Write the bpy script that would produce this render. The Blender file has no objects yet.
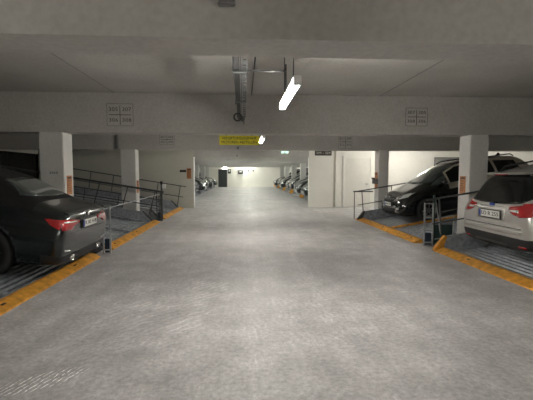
import bpy, bmesh, math, random
from mathutils import Vector, Matrix
from mathutils.bvhtree import BVHTree
random.seed(7)
PI = math.pi
S = bpy.context.scene
COL = S.collection

# ------------------------------------------------------------------ materials
def new_mat(name):
    m = bpy.data.materials.new(name); m.use_nodes = True
    nt = m.node_tree
    return m, nt, nt.nodes['Principled BSDF']

def mat(name, col, rough=0.5, metal=0.0, coat=0.0, var=0.12, scale=8.0, bump=0.0, emis=0.0, ecol=None, trans=0.0):
    m, nt, b = new_mat(name)
    tc = nt.nodes.new('ShaderNodeTexCoord')
    n = nt.nodes.new('ShaderNodeTexNoise'); n.inputs['Scale'].default_value = scale; n.inputs['Detail'].default_value = 5
    nt.links.new(tc.outputs['Object'], n.inputs['Vector'])
    r = nt.nodes.new('ShaderNodeValToRGB')
    a = tuple(max(0, c*(1-var)) for c in col) + (1,); z = tuple(min(1, c*(1+var)) for c in col) + (1,)
    r.color_ramp.elements[0].position = 0.3; r.color_ramp.elements[1].position = 0.7
    r.color_ramp.elements[0].color = a; r.color_ramp.elements[1].color = z
    nt.links.new(n.outputs['Fac'], r.inputs['Fac']); nt.links.new(r.outputs['Color'], b.inputs['Base Color'])
    b.inputs['Roughness'].default_value = rough; b.inputs['Metallic'].default_value = metal
    b.inputs['Coat Weight'].default_value = coat; b.inputs['Coat Roughness'].default_value = 0.05
    if trans: b.inputs['Transmission Weight'].default_value = trans
    if bump:
        bp = nt.nodes.new('ShaderNodeBump'); bp.inputs['Strength'].default_value = bump; bp.inputs['Distance'].default_value = 0.01
        nt.links.new(n.outputs['Fac'], bp.inputs['Height']); nt.links.new(bp.outputs['Normal'], b.inputs['Normal'])
    if emis:
        b.inputs['Emission Color'].default_value = (ecol or col) + (1,); b.inputs['Emission Strength'].default_value = emis
    return m

def concrete(name, col, rough=0.85, big=0.10, fine=0.08, bump=0.25, dirt=0.0):
    m, nt, b = new_mat(name)
    N = nt.nodes.new; L = nt.links.new
    tc = N('ShaderNodeTexCoord')
    n1 = N('ShaderNodeTexNoise'); n1.inputs['Scale'].default_value = 0.9; n1.inputs['Detail'].default_value = 6; n1.inputs['Roughness'].default_value = .6
    n2 = N('ShaderNodeTexNoise'); n2.inputs['Scale'].default_value = 22; n2.inputs['Detail'].default_value = 6
    for n in (n1, n2): L(tc.outputs['Object'], n.inputs['Vector'])
    def ramp(n, lo, hi):
        r = N('ShaderNodeMapRange'); r.inputs['From Min'].default_value = .3; r.inputs['From Max'].default_value = .7
        r.inputs['To Min'].default_value = lo; r.inputs['To Max'].default_value = hi; L(n.outputs['Fac'], r.inputs['Value']); return r
    r1 = ramp(n1, 1-big, 1+big); r2 = ramp(n2, 1-fine, 1+fine)
    mu = N('ShaderNodeMath'); mu.operation = 'MULTIPLY'; L(r1.outputs[0], mu.inputs[0]); L(r2.outputs[0], mu.inputs[1])
    vm = N('ShaderNodeVectorMath'); vm.operation = 'SCALE'; vm.inputs[0].default_value = col; L(mu.outputs[0], vm.inputs['Scale'])
    L(vm.outputs[0], b.inputs['Base Color'])
    b.inputs['Roughness'].default_value = rough
    bp = N('ShaderNodeBump'); bp.inputs['Strength'].default_value = bump; bp.inputs['Distance'].default_value = .004
    L(n2.outputs['Fac'], bp.inputs['Height']); L(bp.outputs['Normal'], b.inputs['Normal'])
    return m

def floor_material():
    m, nt, b = new_mat('worn_floor_concrete')
    N = nt.nodes.new; L = nt.links.new
    tc = N('ShaderNodeTexCoord')
    def noise(scale, vec=None, det=8, rough=.62, sc=None):
        n = N('ShaderNodeTexNoise'); n.inputs['Scale'].default_value = scale; n.inputs['Detail'].default_value = det; n.inputs['Roughness'].default_value = rough
        if sc:
            mp = N('ShaderNodeMapping'); mp.inputs['Scale'].default_value = sc; mp.inputs['Rotation'].default_value = (0, 0, vec or 0)
            L(tc.outputs['Object'], mp.inputs['Vector']); L(mp.outputs[0], n.inputs['Vector'])
        else: L(tc.outputs['Object'], n.inputs['Vector'])
        return n
    def mr(n, a, z, lo, hi):
        r = N('ShaderNodeMapRange'); r.inputs['From Min'].default_value = a; r.inputs['From Max'].default_value = z
        r.inputs['To Min'].default_value = lo; r.inputs['To Max'].default_value = hi; L(n, r.inputs['Value']); return r.outputs[0]
    def mul(a, c):
        x = N('ShaderNodeMath'); x.operation = 'MULTIPLY'; L(a, x.inputs[0]); L(c, x.inputs[1]); return x.outputs[0]
    def add(a, c):
        x = N('ShaderNodeMath'); x.operation = 'ADD'; L(a, x.inputs[0]); L(c, x.inputs[1]); return x.outputs[0]
    big = noise(0.55); mid = noise(2.6); fine = noise(24, det=9, rough=.72)
    streak = noise(1.6, vec=0.12, sc=(2.6, .35, 1)); st2 = noise(5, vec=-.5, sc=(3, .5, 1))
    f = mr(big.outputs['Fac'], .3, .7, .80, 1.18)
    f = mul(f, mr(mid.outputs['Fac'], .3, .7, .78, 1.20))
    f = mul(f, mr(fine.outputs['Fac'],   .3, .7, .66, 1.34))
    f = mul(f, mr(streak.outputs['Fac'], .35, .65, .93, 1.06))
    # pale scuffs: stretched thin scratches in patches
    mask = mr(mid.outputs['Fac'], .52, .66, 0, 1)
    sc = noise(9, vec=-.85, sc=(7, .5, 1), det=3)
    scr = mul(mr(sc.outputs['Fac'], .58, .68, 0, .42), mask)
    # the scribbled chalky scratches at the near left: an elongated patch of thin strokes
    def wave(rot, scale, dist, dsc, lo):
        mp = N('ShaderNodeMapping'); mp.inputs['Rotation'].default_value = (0, 0, rot); L(tc.outputs['Object'], mp.inputs['Vector'])
        w_ = N('ShaderNodeTexWave'); w_.inputs['Scale'].default_value = scale; w_.inputs['Distortion'].default_value = dist; w_.inputs['Detail'].default_value = 2; w_.inputs['Detail Scale'].default_value = dsc
        L(mp.outputs[0], w_.inputs['Vector']); return mr(w_.outputs['Fac'], lo, 1, 0, 1)
    def patch_mask(cx, cy, rot, a, b):
        mp = N('ShaderNodeMapping'); mp.vector_type = 'TEXTURE'; mp.inputs['Location'].default_value = (cx, cy, 0); mp.inputs['Rotation'].default_value = (0, 0, rot); mp.inputs['Scale'].default_value = (a, b, 1)
        L(tc.outputs['Object'], mp.inputs['Vector'])
        ln = N('ShaderNodeVectorMath'); ln.operation = 'LENGTH'; L(mp.outputs[0], ln.inputs[0]); return mr(ln.outputs['Value'], .75, 1.05, 1, 0)
    lf = mul(mul(wave(.35, 8, 3, 1.6, .80), patch_mask(-1.47, 2.80, .55, .34, .13)), mr(fine.outputs['Fac'], .38, .55, 0, 1.8))
    lf = add(lf, mul(mul(wave(.75, 3.5, 6, 1.5, .72), patch_mask(-.85, 4.35, 1.2, 1.3, .75)), mr(mid.outputs['Fac'], .40, .62, .0, .38)))
    lf = add(lf, mul(mul(wave(-.2, 4.5, 7, 1.2, .75), patch_mask(.9, 4.0, .5, 1.2, .8)), mr(mid.outputs['Fac'], .42, .62, .0, .28)))
    f = add(add(f, scr), lf)
    w1 = noise(3.1, vec=.35, sc=(1.0, .55, 1), det=12, rough=.78)
    rid = N('ShaderNodeMath'); rid.operation = 'PINGPONG'; rid.inputs[1].default_value = .07; L(w1.outputs['Fac'], rid.inputs[0])
    f = add(f, mul(mr(rid.outputs[0], .0, .02, .28, 0), mr(streak.outputs['Fac'], .42, .62, 0, 1)))
    # small dark spots
    vo = N('ShaderNodeTexVoronoi'); vo.inputs['Scale'].default_value = 1.3; L(tc.outputs['Object'], vo.inputs['Vector'])
    f = mul(f, mr(vo.outputs['Distance'], .012, .03, .45, 1))
    vm = N('ShaderNodeVectorMath'); vm.operation = 'SCALE'; vm.inputs[0].default_value = (.50, .485, .485); L(f, vm.inputs['Scale'])
    L(vm.outputs[0], b.inputs['Base Color'])
    L(mr(mid.outputs['Fac'], .3, .7, .42, .60), b.inputs['Roughness'])
    bp = N('ShaderNodeBump'); bp.inputs['Strength'].default_value = .35; bp.inputs['Distance'].default_value = .004
    L(add(fine.outputs['Fac'], st2.outputs['Fac']), bp.inputs['Height']); L(bp.outputs['Normal'], b.inputs['Normal'])
    return m

M = {}
M['floor'] = floor_material()
M['ceil'] = concrete('ceiling_concrete', (.52, .505, .475))
M['beam'] = concrete('beam_concrete', (.50, .485, .46))
M['wall'] = concrete('painted_wall', (.55, .545, .475), big=.05, fine=.03)
M['wallw'] = concrete('white_wall', (.80, .79, .73), big=.04, fine=.02)
M['column'] = concrete('column_paint', (.63, .62, .595), big=.07, fine=.05)
M['dark'] = mat('dark_backing', (.035, .035, .033), .8)
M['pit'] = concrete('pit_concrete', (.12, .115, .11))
M['door'] = mat('white_door', (.74, .73, .67), .5, var=.03)
M['darkdoor'] = mat('dark_door', (.03, .035, .035), .5)
M['yellow'] = mat('worn_orange_steel', (.62, .29, .035), .55, var=.35, scale=9, bump=.3)
M['galv'] = mat('galvanised_steel', (.38, .40, .43), .45, .4, var=.3, scale=14, bump=.2)
M['galvd'] = mat('dull_steel_deck', (.27, .29, .315), .42, .45, var=.3, scale=10)
M['rail'] = mat('dark_rail_steel', (.085, .09, .09), .5, .3, var=.3)
M['railg'] = mat('grey_frame_steel', (.42, .44, .45), .5, .3, var=.25)
M['tray'] = mat('cable_tray_steel', (.02, .022, .024), .6, .2, var=.25)
M['cable'] = mat('black_cable', (.02, .02, .02), .6)
M['grey'] = mat('grey_plastic', (.22, .22, .22), .6)
M['white'] = mat('white_plastic', (.8, .8, .78), .4, var=.03)
M['sign'] = mat('yellow_sign', (.95, .85, .03), .45, var=.04)
M['ink'] = mat('black_ink', (.015, .015, .015), .6)
M['inkg'] = mat('faded_grey_ink', (.07, .065, .06), .8)
M['pale'] = mat('pale_ink', (.62, .61, .55), .6)
M['orange'] = mat('brown_orange_notice', (.42, .17, .06), .55, var=.15, scale=20)
M['signd'] = mat('dark_sign', (.06, .058, .045), .5)
M['lamp'] = mat('lamp_tube', (1, .97, .88), .4, emis=36.0, ecol=(1.0, .965, .89), var=0)
M['lampf'] = mat('far_lamp_tube', (1, .97, .88), .4, emis=58.0, ecol=(.97, 1.0, .90), var=0)
M['lamps'] = mat('side_lamp_tube', (1, .97, .88), .4, emis=12.0, ecol=(1.0, .955, .84), var=0)
M['exit'] = mat('green_exit_glow', (.35, .85, .6), .4, emis=.55, ecol=(.45, .9, .65), var=0)
M['glass'] = mat('dark_car_glass', (.004, .005, .005), .04, 0, 0, var=.05)
M['glass2'] = mat('clear_tinted_screen', (.045, .06, .058), .03, 0, .8, var=.05)
M['red'] = mat('red_lens', (.36, .012, .015), .12, 0, 1.0, var=.15)
M['lens'] = mat('clear_lens', (.62, .63, .62), .18, .2, 1.0, var=.2)
M['tyre'] = mat('tyre_rubber', (.016, .016, .016), .8)
M['rim'] = mat('alloy_rim', (.30, .31, .32), .3, .9)
M['rimd'] = mat('dark_alloy_rim', (.05, .052, .055), .35, .9)
M['plastic'] = mat('black_car_plastic', (.014, .015, .016), .5)
M['silver'] = mat('silver_paint', (.50, .485, .46), .3, .55, .8, var=.03)
M['anthr'] = mat('anthracite_paint', (.006, .011, .012), .25, .35, 1.0, var=.05)
M['black'] = mat('black_paint', (.005, .007, .007), .12, .2, 1.0, var=.05)
M['champ'] = mat('champagne_paint', (.46, .42, .33), .4, .1, .6, var=.05)
M['roofcloth'] = mat('black_soft_top', (.003, .003, .003), .9, bump=.2, scale=120)
M['plate'] = mat('plate_white', (.72, .72, .68), .4, var=.03)
M['blue'] = mat('blue_plate_band', (.02, .06, .35), .4, var=.03)
M['chrome'] = mat('chrome', (.6, .6, .6), .12, 1.0, var=.02)
M['navy'] = mat('dark_blue_box', (.015, .03, .05), .5)
M['green'] = mat('dark_green_mesh', (.02, .05, .045), .5)

# ------------------------------------------------------------------ mesh helpers
def setp(o, label=None, cat=None, group=None, kind=None):
    if label: o['label'] = label
    if cat: o['category'] = cat
    if group: o['group'] = group
    if kind: o['kind'] = kind
    return o

def link_mesh(name, me, m, parent=None, smooth=False):
    o = bpy.data.objects.new(name, me); COL.objects.link(o)
    if m: me.materials.clear(); me.materials.append(m)
    if smooth:
        for p in me.polygons: p.use_smooth = True
    if parent: o.parent = parent
    return o

def obj(name, bm, m, parent=None, smooth=False):
    me = bpy.data.meshes.new(name)
    bmesh.ops.recalc_face_normals(bm, faces=bm.faces[:])
    bm.to_mesh(me); bm.free()
    return link_mesh(name, me, m, parent, smooth)

def thing(name, label, cat, loc=(0, 0, 0), rot=(0, 0, 0), group=None):
    o = bpy.data.objects.new(name, None); COL.objects.link(o)
    o.empty_display_size = .1
    o.location = loc; o.rotation_euler = rot
    return setp(o, label, cat, group)

def box(bm, x0, x1, y0, y1, z0, z1, bev=0.0):
    v = [bm.verts.new((x, y, z)) for x in (x0, x1) for y in (y0, y1) for z in (z0, z1)]
    fs = [(0, 1, 3, 2), (4, 6, 7, 5), (0, 4, 5, 1), (2, 3, 7, 6), (0, 2, 6, 4), (1, 5, 7, 3)]
    f = [bm.faces.new([v[i] for i in q]) for q in fs]
    if bev:
        es = list({e for q in f for e in q.edges})
        bmesh.ops.bevel(bm, geom=es, offset=bev, segments=2, affect='EDGES')

def tube(bm, p, q, r, n=10):
    p = Vector(p); q = Vector(q); d = (q-p)
    if d.length < 1e-6: return
    d.normalize()
    a = d.orthogonal().normalized(); b = d.cross(a)
    A = []; B = []
    for i in range(n):
        t = 2*PI*i/n; o = (a*math.cos(t)+b*math.sin(t))*r
        A.append(bm.verts.new(p+o)); B.append(bm.verts.new(q+o))
    for i in range(n):
        j = (i+1) % n; bm.faces.new((A[i], A[j], B[j], B[i]))
    bm.faces.new(A); bm.faces.new(B[::-1])

def pipe(bm, pts, r, n=10):
    for a, b in zip(pts, pts[1:]): tube(bm, a, b, r, n)
    for p in pts[1:-1]:
        bmesh.ops.create_icosphere(bm, subdivisions=2, radius=r*1.03, matrix=Matrix.Translation(p))

def prism(bm, prof, y0, y1, axis='y'):
    def P(a, z, y): return (a, y, z) if axis == 'y' else (y, a, z)
    A = [bm.verts.new(P(a, z, y0)) for a, z in prof]; B = [bm.verts.new(P(a, z, y1)) for a, z in prof]
    n = len(prof)
    for i in range(n):
        j = (i+1) % n; bm.faces.new((A[i], A[j], B[j], B[i]))
    bm.faces.new(A); bm.faces.new(B[::-1])

def lathe_y(bm, prof, n=40, c=(0, 0, 0)):
    # prof: (radius, y) ; about the y axis
    rings = []
    for r, y in prof:
        rings.append([bm.verts.new((c[0]+r*math.cos(2*PI*i/n), c[1]+y, c[2]+r*math.sin(2*PI*i/n))) for i in range(n)])
    for a, b in zip(rings, rings[1:]):
        for i in range(n):
            j = (i+1) % n; bm.faces.new((a[i], a[j], b[j], b[i]))
    return rings

def B(name, m, dims, parent=None, bev=0.0):
    bm = bmesh.new(); box(bm, *dims, bev=bev); return obj(name, bm, m, parent)

def text_mesh(body, size, depth=.0015, xs=1.0, align='CENTER', line=1.0):
    c = bpy.data.curves.new('t', 'FONT'); c.body = body; c.size = size; c.align_x = align; c.align_y = 'CENTER'
    c.extrude = depth; c.resolution_u = 2; c.space_line = line
    o = bpy.data.objects.new('t', c); COL.objects.link(o)
    dg = bpy.context.evaluated_depsgraph_get(); dg.update()
    me = bpy.data.meshes.new_from_object(o.evaluated_get(dg))
    bpy.data.objects.remove(o); bpy.data.curves.remove(c)
    me.transform(Matrix.Diagonal((xs, 1, 1, 1)))
    return me

def text(body, size, m, parent, loc, rot, xs=1.0, name='lettering', line=1.0, fit=None, bold=0):
    me = text_mesh(body, size, line=line)
    if fit:
        w = max(v.co.x for v in me.vertices)-min(v.co.x for v in me.vertices)
        me.transform(Matrix.Diagonal((fit/w, 1, 1, 1)))
    me.transform(Matrix.Translation(loc) @ (Matrix.Rotation(rot[2], 4, 'Z') @ Matrix.Rotation(rot[1], 4, 'Y') @ Matrix.Rotation(rot[0], 4, 'X')))
    return link_mesh(name, me, m, parent)

def copy_tree(o, parent=None):
    c = o.copy(); COL.objects.link(c); c.parent = parent
    for ch in list(o.children):
        copy_tree(ch, c)
    return c

# ------------------------------------------------------------------ setting
ZB = 2.27      # underside of the beams
ZC = 3.0       # ceiling slab
AL, AR = -2.77, 3.92   # edges of the aisle slab
def struct(name, m, boxes, label=None):
    bm = bmesh.new()
    for b in boxes: box(bm, *b)
    o = obj(name, bm, m); o['kind'] = 'structure'
    if label: o['label'] = label
    return o

struct('floor', M['floor'], [(AL, AR, -6.2, 17.2, -1.2, 0), (-9.4, AL, 17.0, 17.2, -1.2, 0), (AR, 10.4, 12.7, 17.2, -1.2, 0), (-9.4, 10.4, 17.2, 44.7, -1.2, 0),
                             (-9.4, AL, -6.2, 2.2, -1.2, 0), (AR, 10.4, -6.2, 2.2, -1.2, 0)])
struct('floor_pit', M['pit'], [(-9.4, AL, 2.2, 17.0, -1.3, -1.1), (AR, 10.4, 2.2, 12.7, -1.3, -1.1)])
struct('ceiling', M['ceil'], [(-9.4, 10.4, -6.2, 44.7, ZC, ZC+.2)])
struct('wall_left', M['wall'], [(-8.95, -8.75, -6.2, 44.7, 2.35, ZC), (-8.95, -8.75, 12.0, 44.7, -1.2, -.9), (-8.95, -8.75, -6.2, 7.4, -1.2, 2.35), (-8.95, -8.75, 17.2, 44.7, -1.2, 2.35)])
# dark louvred opening in the left wall
lv = struct('window_1', M['dark'], [(-8.97, -8.91, 7.4, 17.2, -.9, 2.35)])
bm = bmesh.new()
for i in range(64): box(bm, -8.89, -8.79, 7.45+i*.152, 7.47+i*.152, -.9, 2.35)
obj('louvre', bm, M['dark'], lv)
struct('wall_right', M['wallw'], [(10.2, 10.4, -6.2, 44.7, -1.2, ZC)])
struct('wall_behind', M['wall'], [(-9.4, 10.4, -6.4, -6.2, -1.2, ZC)])
struct('wall_end', M['wallw'], [(-9.4, 10.4, 44.5, 44.7, 0, ZC)])
PY = 17.2
struct('wall_front_left', M['wall'], [(-9.2, -2.16, PY, PY+.22, -1.2, ZC)])
struct('wall_front_right', M['wallw'], [(2.95, 4.05, PY, PY+.22, 0, ZC), (4.05, 4.18, PY+.12, PY+.22, 0, ZC), (4.18, 10.2, PY, PY+.22, 0, ZC)])
struct('trim_1', M['beam'], [(-2.16, 2.95, PY, PY+.22, 2.25, ZC)])
# pale corner strip at the passage edge
struct('trim_2', M['white'], [(-2.18, -2.15, PY-.012, PY+.23, 0, 2.25)])
k = 0
for y in (-2.85, 2.26, 7.4, 12.4):
    k += 1
    o = struct('ceiling_beam', M['beam'], [(-9.2, 10.2, y, y+(.34 if y == 2.26 else .38), ZB, ZC)])
for y in (22.2, 27.2, 32.2, 37.2, 42.2):
    struct('ceiling_beam', M['beam'], [(-9.2, 10.2, y, y+.38, 2.25, ZC)])
# slab joints in the ceiling
struct('trim_3', M['grey'], [(-2.375, -2.365, -6, 17, ZC-.004, ZC), (2.635, 2.65, -6, 17, ZC-.004, ZC)])
struct('trim_4', M['ceil'], [(-1.45, -.12, 2.54, 7.0, ZC-.012, ZC), (.9, 2.2, 2.54, 5.6, ZC-.010, ZC)])
# white service door in the right wall
d = struct('door_1', M['door'], [(4.60, 5.74, PY-.03, PY, 0.01, 2.2)])
bm = bmesh.new(); box(bm, 4.50, 4.60, PY-.05, PY, 0, 2.3); box(bm, 5.74, 5.84, PY-.05, PY, 0, 2.3); box(bm, 4.60, 5.74, PY-.05, PY, 2.2, 2.3)
obj('door_frame', bm, M['wallw'], d)
bm = bmesh.new(); tube(bm, (5.62, PY-.1, 1.05), (5.5, PY-.1, 1.05), .012); tube(bm, (5.62, PY-.1, 1.05), (5.62, PY-.03, 1.05), .012)
obj('door_handle', bm, M['chrome'], d)
d = struct('door_2', M['darkdoor'], [(-2.77, -1.85, 44.42, 44.5, 0, 2.0)])
bm = bmesh.new(); box(bm, -2.83, -2.77, 44.4, 44.5, 0, 2.06); box(bm, -1.85, -1.79, 44.4, 44.5, 0, 2.06); box(bm, -2.77, -1.85, 44.4, 44.5, 2.0, 2.06)
obj('door_frame', bm, M['grey'], d)
# grey vent opening high in the right wall
v = thing('wall_vent', 'grey rectangular vent panel high on the white wall behind the black hatchback', 'vent', (8.7, PY, 1.76))
bm = bmesh.new()
box(bm, 0, .04, -.05, 0, 0, .5); box(bm, 1.2, 1.24, -.05, 0, 0, .5); box(bm, .04, 1.2, -.05, 0, 0, .04); box(bm, .04, 1.2, -.05, 0, .46, .5)
obj('frame', bm, M['grey'], v)
bm = bmesh.new()
for i in range(10): box(bm, .04, 1.2, -.035, -.005, .045+i*.042, .07+i*.042)
obj('slats', bm, M['grey'], v)

# columns
def column(x0, x1, y0, y1, z0, z1, label, group=None):
    bm = bmesh.new(); box(bm, x0, x1, y0, y1, z0, z1, bev=.012)
    o = obj('concrete_column', bm, M['column']); o['kind'] = 'structure'; setp(o, label, None, group)
    return o
column(-3.75, -3.32, 7.4, 7.8, -1.1, ZB, 'painted square concrete column behind the dark convertible')
column(4.48, 4.85, 7.4, 7.8, -1.1, ZB, 'painted square concrete column beside the silver estate')
column(-3.82, -3.37, 12.4, 12.8, -1.1, ZB, 'painted square concrete column behind the empty left platform')
column(4.43, 4.76, 12.4, 12.8, -1.1, ZB, 'painted square concrete column beside the nose of the black hatchback')
for y in (22.2, 27.2, 32.2, 37.2, 42.2):
    column(4.08, 4.48, y, y+.4, 0, 2.25, 'grey square column in the right row of the far hall', 'far hall columns, right row')
    column(-4.05, -3.65, y, y+.4, 0, 2.25, 'grey square column in the left row of the far hall', 'far hall columns, left row')

# ------------------------------------------------------------------ lamps
def lamp(x, y, z, L, label, rods=True, group='fluorescent lamps along the aisle', m='lamp'):
    t = thing('fluorescent_lamp', label, 'lamp', (x, y, z), (0, 0, 0), group)
    bm = bmesh.new(); box(bm, -.035, .035, 0, L, .028, .055, bev=.006); obj('housing', bm, M['white'], t)
    bm = bmesh.new(); box(bm, -.032, .032, .02, L-.02, -.028, .03, bev=.018); obj('diffuser', bm, M[m], t, True)
    for e in (0, L-.02):
        bm = bmesh.new(); box(bm, -.034, .034, e, e+.02, -.030, .032); obj('end_cap', bm, M['white'], t)
    if rods:
        for yy in (.29, L-.2):
            bm = bmesh.new(); tube(bm, (0, yy, .05), (0, yy, ZC-z), .006); obj('hanging_rod', bm, M['rail'], t)
    return t
lamp(.465, 3.3, 2.28, 1.25, 'glowing tube lamp on two thin rods in front of the number-marked beam', group=None)
lamp(.44, 8.3, 2.28, 1.25, 'glowing tube lamp just behind the yellow warning sign', group=None)
lamp(.44, 13.5, 2.42, 1.25, 'glowing tube lamp beyond the second column pair, just before the passage', group=None)
lamp(.465, -1.5, 2.28, 1.25, 'glowing tube lamp above the viewpoint, in front of the nearest beam', group=None)
lamp(.465, -5.2, 2.28, 1.25, 'added unseen tube lamp behind the viewpoint, brightening the nearest beam', group=None)  # extra lamp out of view, added as fill for the nearest beam face
lamp(6.6, 14.9, 2.86, 1.5, 'tube lamp above the white wall bay at right', False, group=None, m='lamp').rotation_euler = (0, 0, 0)
for y in (18.6, 23.9, 28.9, 33.9, 38.9, 43.0):
    lamp(.45, y, 2.86, 1.25, 'ceiling tube lamp between beams of the far hall', False, 'lamps of the far hall', 'lampf')
for y in (24.5, 34.5, 42.9):
    lamp(7.5, y, 2.86, 1.25, 'ceiling tube lamp over the right bays of the far hall', False, 'side lamps of the far hall')

# ------------------------------------------------------------------ cable tray & conduits
t = thing('cable_tray', 'grey cable tray with bundled cables running under the ceiling', 'cable tray', (0, 0, 2.52))
bm = bmesh.new()
box(bm, -.092, -.084, 2.6, 7.4, 0, .06); box(bm, -.02, -.012, 2.6, 7.4, 0, .06)
obj('side_rail', bm, M['tray'], t)
bm = bmesh.new()
yy = 2.6
box(bm, .0, .006, 2.6, 7.4, .0, .012); box(bm, .034, .040, 2.6, 7.4, .0, .012)
while yy < 7.4:
    box(bm, .006, .034, yy, yy+.07, 0, .010); yy += .19
obj('perforated_strip', bm, M['rail'], t)
bm = bmesh.new()
for i, x in enumerate((-.074, -.062, -.05, -.038)): tube(bm, (x, 2.6, .012), (x, 7.4, .012+.004*i), .0065, 8)
obj('cable_bundle', bm, M['cable'], t)
for y in (3.9, 5.5, 6.9):
    bm = bmesh.new(); box(bm, -.10, .045, y, y+.06, -.014, .0); box(bm, -.10, -.092, y, y+.06, -.014, ZC-2.52); box(bm, .042, .05, y, y+.06, -.014, ZC-2.52)
    obj('bracket', bm, M['rail'], t)
bm = bmesh.new()
bmesh.ops.create_cone(bm, segments=12, radius1=.02, radius2=.02, depth=.05, matrix=Matrix.Translation((-.088, 5.5, -.02)))
obj('cable_clamp', bm, M['rail'], t)
# coil of spare cable
bm = bmesh.new()
n = 28
for rr in (.058, .066):
    pts = [(-.085+rr*math.cos(2*PI*i/n), 6.62+(.01 if rr > .06 else 0), -.06+rr*math.sin(2*PI*i/n)) for i in range(n+1)]
    for a, b in zip(pts, pts[1:]): tube(bm, a, b, .008, 8)
o = obj('cable_coil', bm, M['cable'], None, True); o.location = (0, 0, 2.52)
setp(o, 'black coil of spare cable hanging from the end of the cable tray', 'cable')
bm = bmesh.new(); box(bm, -.03, .03, 7.0, 7.1, -.075, 0); tube(bm, (0.02, 7.05, -.075), (.02, 7.05, -.13), .008)
obj('junction_box', bm, M['rail'], t)
bm = bmesh.new()
pipe(bm, [(.04, 3.94, 2.53), (.41, 3.94, 2.53), (.435, 3.94, 2.56)], .009); tube(bm, (.435, 3.94, 2.60), (.435, 3.94, 2.36), .007)
o = obj('conduit', bm, M['rail'], None, True); setp(o, 'thin dark conduit from the cable tray across to the hanging tube lamp', 'conduit')
bm = bmesh.new(); tube(bm, (.165, 2.54, 2.985), (.165, 7.4, 2.985), .009)
o = obj('conduit', bm, M['rail'], None, True); setp(o, 'thin dark conduit fixed straight along the ceiling beside the cable tray', 'conduit')
# box on the near beam
t = thing('junction_box', 'small grey junction box on the face of the nearest beam', 'junction box', (-.085, 2.26, 2.44))
bm = bmesh.new(); box(bm, -.047, .047, -.05, 0, 0, .10, bev=.006); obj('housing', bm, M['grey'], t)
for x in (-.035, .035):
    for z in (.015, .085):
        bm = bmesh.new(); bmesh.ops.create_icosphere(bm, subdivisions=1, radius=.004, matrix=Matrix.Translation((x, -.05, z))); obj('screw', bm, M['rail'], t)
bm = bmesh.new(); tube(bm, (0, -.02, .10), (0, -.02, .61), .012); obj('cable_gland', bm, M['grey'], t)
bm = bmesh.new(); tube(bm, (-3.9, 12.34, ZB+.02), (-3.9, 12.34, ZC), .04)
o = obj('drain_pipe', bm, M['grey'], None, True); setp(o, 'short dark vertical pipe on the beam above the left middle column', 'pipe')
# small ceiling sensors
for x, y, z, lb in ((-.15, 12.37, 2.33, 'small dark detector on the face of the beam above the passage, left'), (-.25, 17.17, 2.31, 'small detector on the lintel of the passage')):
    bm = bmesh.new(); bmesh.ops.create_uvsphere(bm, u_segments=12, v_segments=8, radius=.05, matrix=Matrix.Translation((x, y, z)))
    o = obj('detector', bm, M['grey'], None, True); setp(o, lb, 'detector')

# ------------------------------------------------------------------ signs
def number_panel(cx, y, cz, w, h, rows, label, fit=.17, ink='inkg'):
    t = thing('number_marking', label, 'marking', (cx, y, cz))
    B('panel', M['beam'], (-w/2, w/2, -.004, 0, -h/2, h/2), t)
    bm = bmesh.new(); e = .006
    box(bm, -w/2, w/2, -.006, -.004, h/2-e, h/2); box(bm, -w/2, w/2, -.006, -.004, -h/2, -h/2+e)
    box(bm, -w/2, -w/2+e, -.006, -.004, -h/2, h/2); box(bm, w/2-e, w/2, -.006, -.004, -h/2, h/2)
    box(bm, -.006, .006, -.006, -.004, -h/2+.02, h/2-.04); box(bm, -w/2+.04, w/2-.04, -.006, -.004, -.006, .006)
    obj('grid_lines', bm, M[ink], t)
    for r, (a, b) in enumerate(rows):
        zz = h*.24*(1-2*r)
        for s, tx in ((-1, a), (1, b)):
            text(tx, h*.24, M[ink], t, (s*w*.25, -.006, zz), (PI/2, 0, 0), fit=w*.34)
    return t
number_panel(-2.27, 7.4, 2.595, .48, .41, (('305', '307'), ('306', '308')), 'painted bay numbers 305 to 308 on the beam, left')
number_panel(3.37, 7.4, 2.605, .44, .35, (('307', '305'), ('308', '306')), 'painted bay numbers on the beam, right')
number_panel(-2.38, 12.4, 2.58, .46, .32, (('301', '303'), ('302', '304')), 'small painted bay numbers on the second beam, left')
number_panel(3.31, 12.4, 2.54, .44, .42, (('311', '309'), ('312', '310')), 'small painted bay numbers on the second beam, right')

t = thing('warning_sign', 'yellow warning board with two lines of black text hung under the beam', 'sign', (-.07, 7.6, 2.155))
bm = bmesh.new(); box(bm, -.385, .385, -.008, .008, -.09, .09, bev=.004); obj('board', bm, M['sign'], t)
text('VERGIFTUNGSGEFAHR', .075, M['ink'], t, (0, -.0095, .038), (PI/2, 0, 0), fit=.68)
text('MOTOREN ABSTELLEN', .075, M['ink'], t, (0, -.0095, -.040), (PI/2, 0, 0), fit=.68)
bm = bmesh.new(); tube(bm, (-.25, 0, .09), (-.25, 0, .115), .006); tube(bm, (.25, 0, .09), (.25, 0, .115), .006); obj('hanger', bm, M['rail'], t)

t = thing('direction_sign', 'dark board with pale numbers high on the white wall right of the passage', 'sign', (3.59, PY, 2.435))
bm = bmesh.new(); box(bm, -.38, .38, -.02, 0, -.11, .11, bev=.005); obj('board', bm, M['signd'], t)
text('309 - 324', .15, M['pale'], t, (0, -.0215, 0), (PI/2, 0, 0), fit=.64)

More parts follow.
